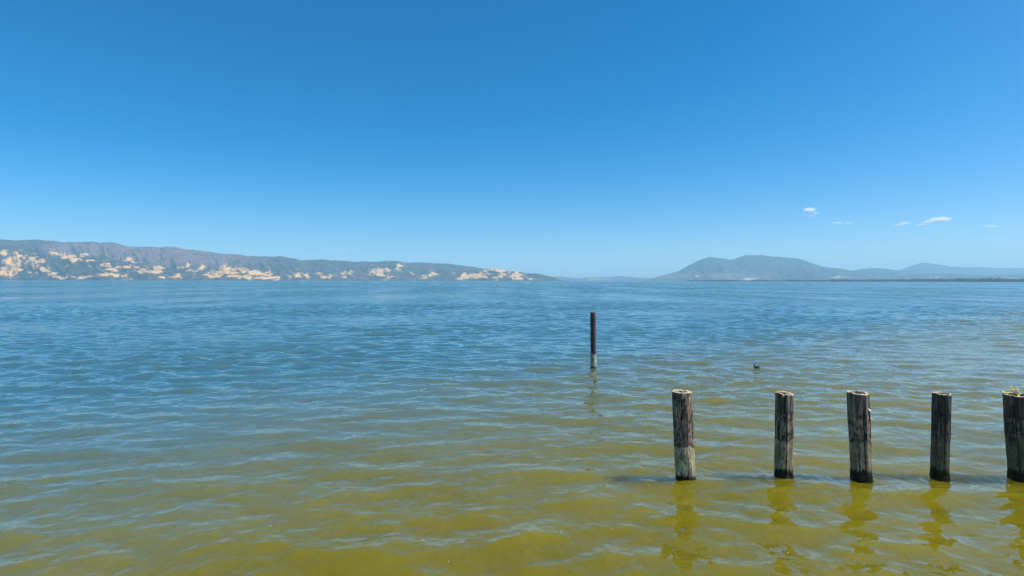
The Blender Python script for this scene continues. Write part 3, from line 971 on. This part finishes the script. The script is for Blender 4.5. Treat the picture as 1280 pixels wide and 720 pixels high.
# ------------------------------------------------------------------ far white boat
def build_boat():
    loc = on_water(1114.5, 352.9)
    Y = 1500.0
    p = at(1114.5, 352.5, Y)
    root = empty("motor_boat", (p.x, Y, 0))
    root.rotation_euler = (0, 0, R(12))
    tag(root, "tiny white motor boat far out below the dark treeline", "boat")
    white, nt, pb, out = new_mat("white gelcoat"); pb.inputs['Base Color'].default_value = (0.8, 0.8, 0.8, 1); pb.inputs['Roughness'].default_value = 0.3
    glass, nt, pb, out = new_mat("boat window"); pb.inputs['Base Color'].default_value = (0.03, 0.04, 0.05, 1); pb.inputs['Roughness'].default_value = 0.1
    secs = [(-4.5, 1.4, 0.9), (-1.5, 1.5, 1.0), (2.0, 1.3, 1.15), (4.0, 0.6, 1.35), (4.9, 0.05, 1.5)]
    vs, fs = [], []
    for x, w, z in secs:
        vs += [(x, -w, z), (x, -w * 0.75, -0.3), (x, w * 0.75, -0.3), (x, w, z)]
    for i in range(len(secs) - 1):
        for k in range(4):
            a, b = i * 4 + k, i * 4 + (k + 1) % 4
            fs.append((a, b, b + 4, a + 4))
    fs += [(3, 2, 1, 0), (16, 17, 18, 19)]
    mesh_obj("hull", vs, fs, white, root, smooth=False)
    cv = [(-1.6, -1.0, 0.95), (1.8, -0.9, 1.05), (1.8, 0.9, 1.05), (-1.6, 1.0, 0.95), (-1.4, -0.85, 2.2), (0.9, -0.8, 2.2), (0.9, 0.8, 2.2), (-1.4, 0.85, 2.2)]
    mesh_obj("cabin", cv, [(0, 1, 5, 4), (1, 2, 6, 5), (2, 3, 7, 6), (3, 0, 4, 7), (4, 5, 6, 7)], white, root, smooth=False)
    wv = [(1.72, -0.7, 1.25), (1.72, 0.7, 1.25), (1.05, 0.65, 2.08), (1.05, -0.65, 2.08)]
    wv = [Vector(v) + Vector((0.03, 0, 0.02)) for v in wv]
    mesh_obj("windscreen", wv, [(0, 1, 2, 3)], glass, root, smooth=False)


build_boat()


# ------------------------------------------------------------------ flecks drifting on the surface
def build_flecks():
    r = np.random.default_rng(21)
    m = foliage_material("pale fleck", (0.36, 0.32, 0.16), (0.62, 0.58, 0.42), 8)
    C, Rd = [], []
    for cx, cy, n, s in ((955, 690, 9, 18), (900, 715, 5, 18), (945, 700, 5, 10), (985, 706, 6, 12), (340, 655, 3, 5), (700, 668, 3, 12), (760, 665, 2, 4), (820, 600, 4, 12),
                         (863, 602, 12, 3), (1266, 603, 14, 6), (420, 690, 6, 40), (550, 660, 5, 60), (1050, 705, 6, 25), (620, 700, 5, 60), (1180, 700, 5, 40)):
        for _ in range((n + 1) // 2):
            p = on_water(r.normal(cx, s), min(740, r.normal(cy, s * 0.6)))
            C.append((p.x, p.y, 0.0)); q = r.uniform(0.004, 0.009); Rd.append((q, q, q * 0.5))
    # rest each fleck on the water surface
    w = bpy.data.objects["lake_water"].data
    n = len(w.vertices); co = np.empty(n * 3, dtype=np.float32); w.vertices.foreach_get('co', co); co = co.reshape(-1, 3)
    near = co[(co[:, 1] > 4) & (co[:, 1] < 16) & (np.abs(co[:, 0]) < 14)]
    for i, c in enumerate(C):
        j = np.argmin((near[:, 0] - c[0]) ** 2 + (near[:, 1] - c[1]) ** 2)
        C[i] = (c[0], c[1], float(near[j, 2]) + 0.003)
    o = blobs("floating_flecks", C, Rd, m, 0.25, (ICO1, ICO1F), 4)
    tag(o, "scattered pale flecks drifting on the olive water near the pilings", "debris", kind='stuff')


build_flecks()


# ------------------------------------------------------------------ haze
def build_haze():
    x, y0, y1, z0, z1 = 16500.0, -16500.0, 16500.0, -4.5, 520.0
    vs = [(-x, y0, z0), (x, y0, z0), (x, y1, z0), (-x, y1, z0), (-x, y0, z1), (x, y0, z1), (x, y1, z1), (-x, y1, z1)]
    fs = [(3, 2, 1, 0), (4, 5, 6, 7), (0, 1, 5, 4), (1, 2, 6, 5), (2, 3, 7, 6), (3, 0, 4, 7)]
    m = bpy.data.materials.new("summer haze")
    m.use_nodes = True
    nt = m.node_tree; nt.nodes.clear()
    out = nt.nodes.new('ShaderNodeOutputMaterial')
    v = nt.nodes.new('ShaderNodeVolumePrincipled')
    v.inputs['Color'].default_value = (0.43, 0.78, 1.0, 1)
    v.inputs['Density'].default_value = 8.0e-5
    v.inputs['Anisotropy'].default_value = 0.0
    nt.links.new(v.outputs[0], out.inputs['Volume'])
    o = mesh_obj("haze", vs, fs, m, smooth=False)
    tag(o, "thin blue summer haze over the whole lake", "haze", kind='stuff')


build_haze()
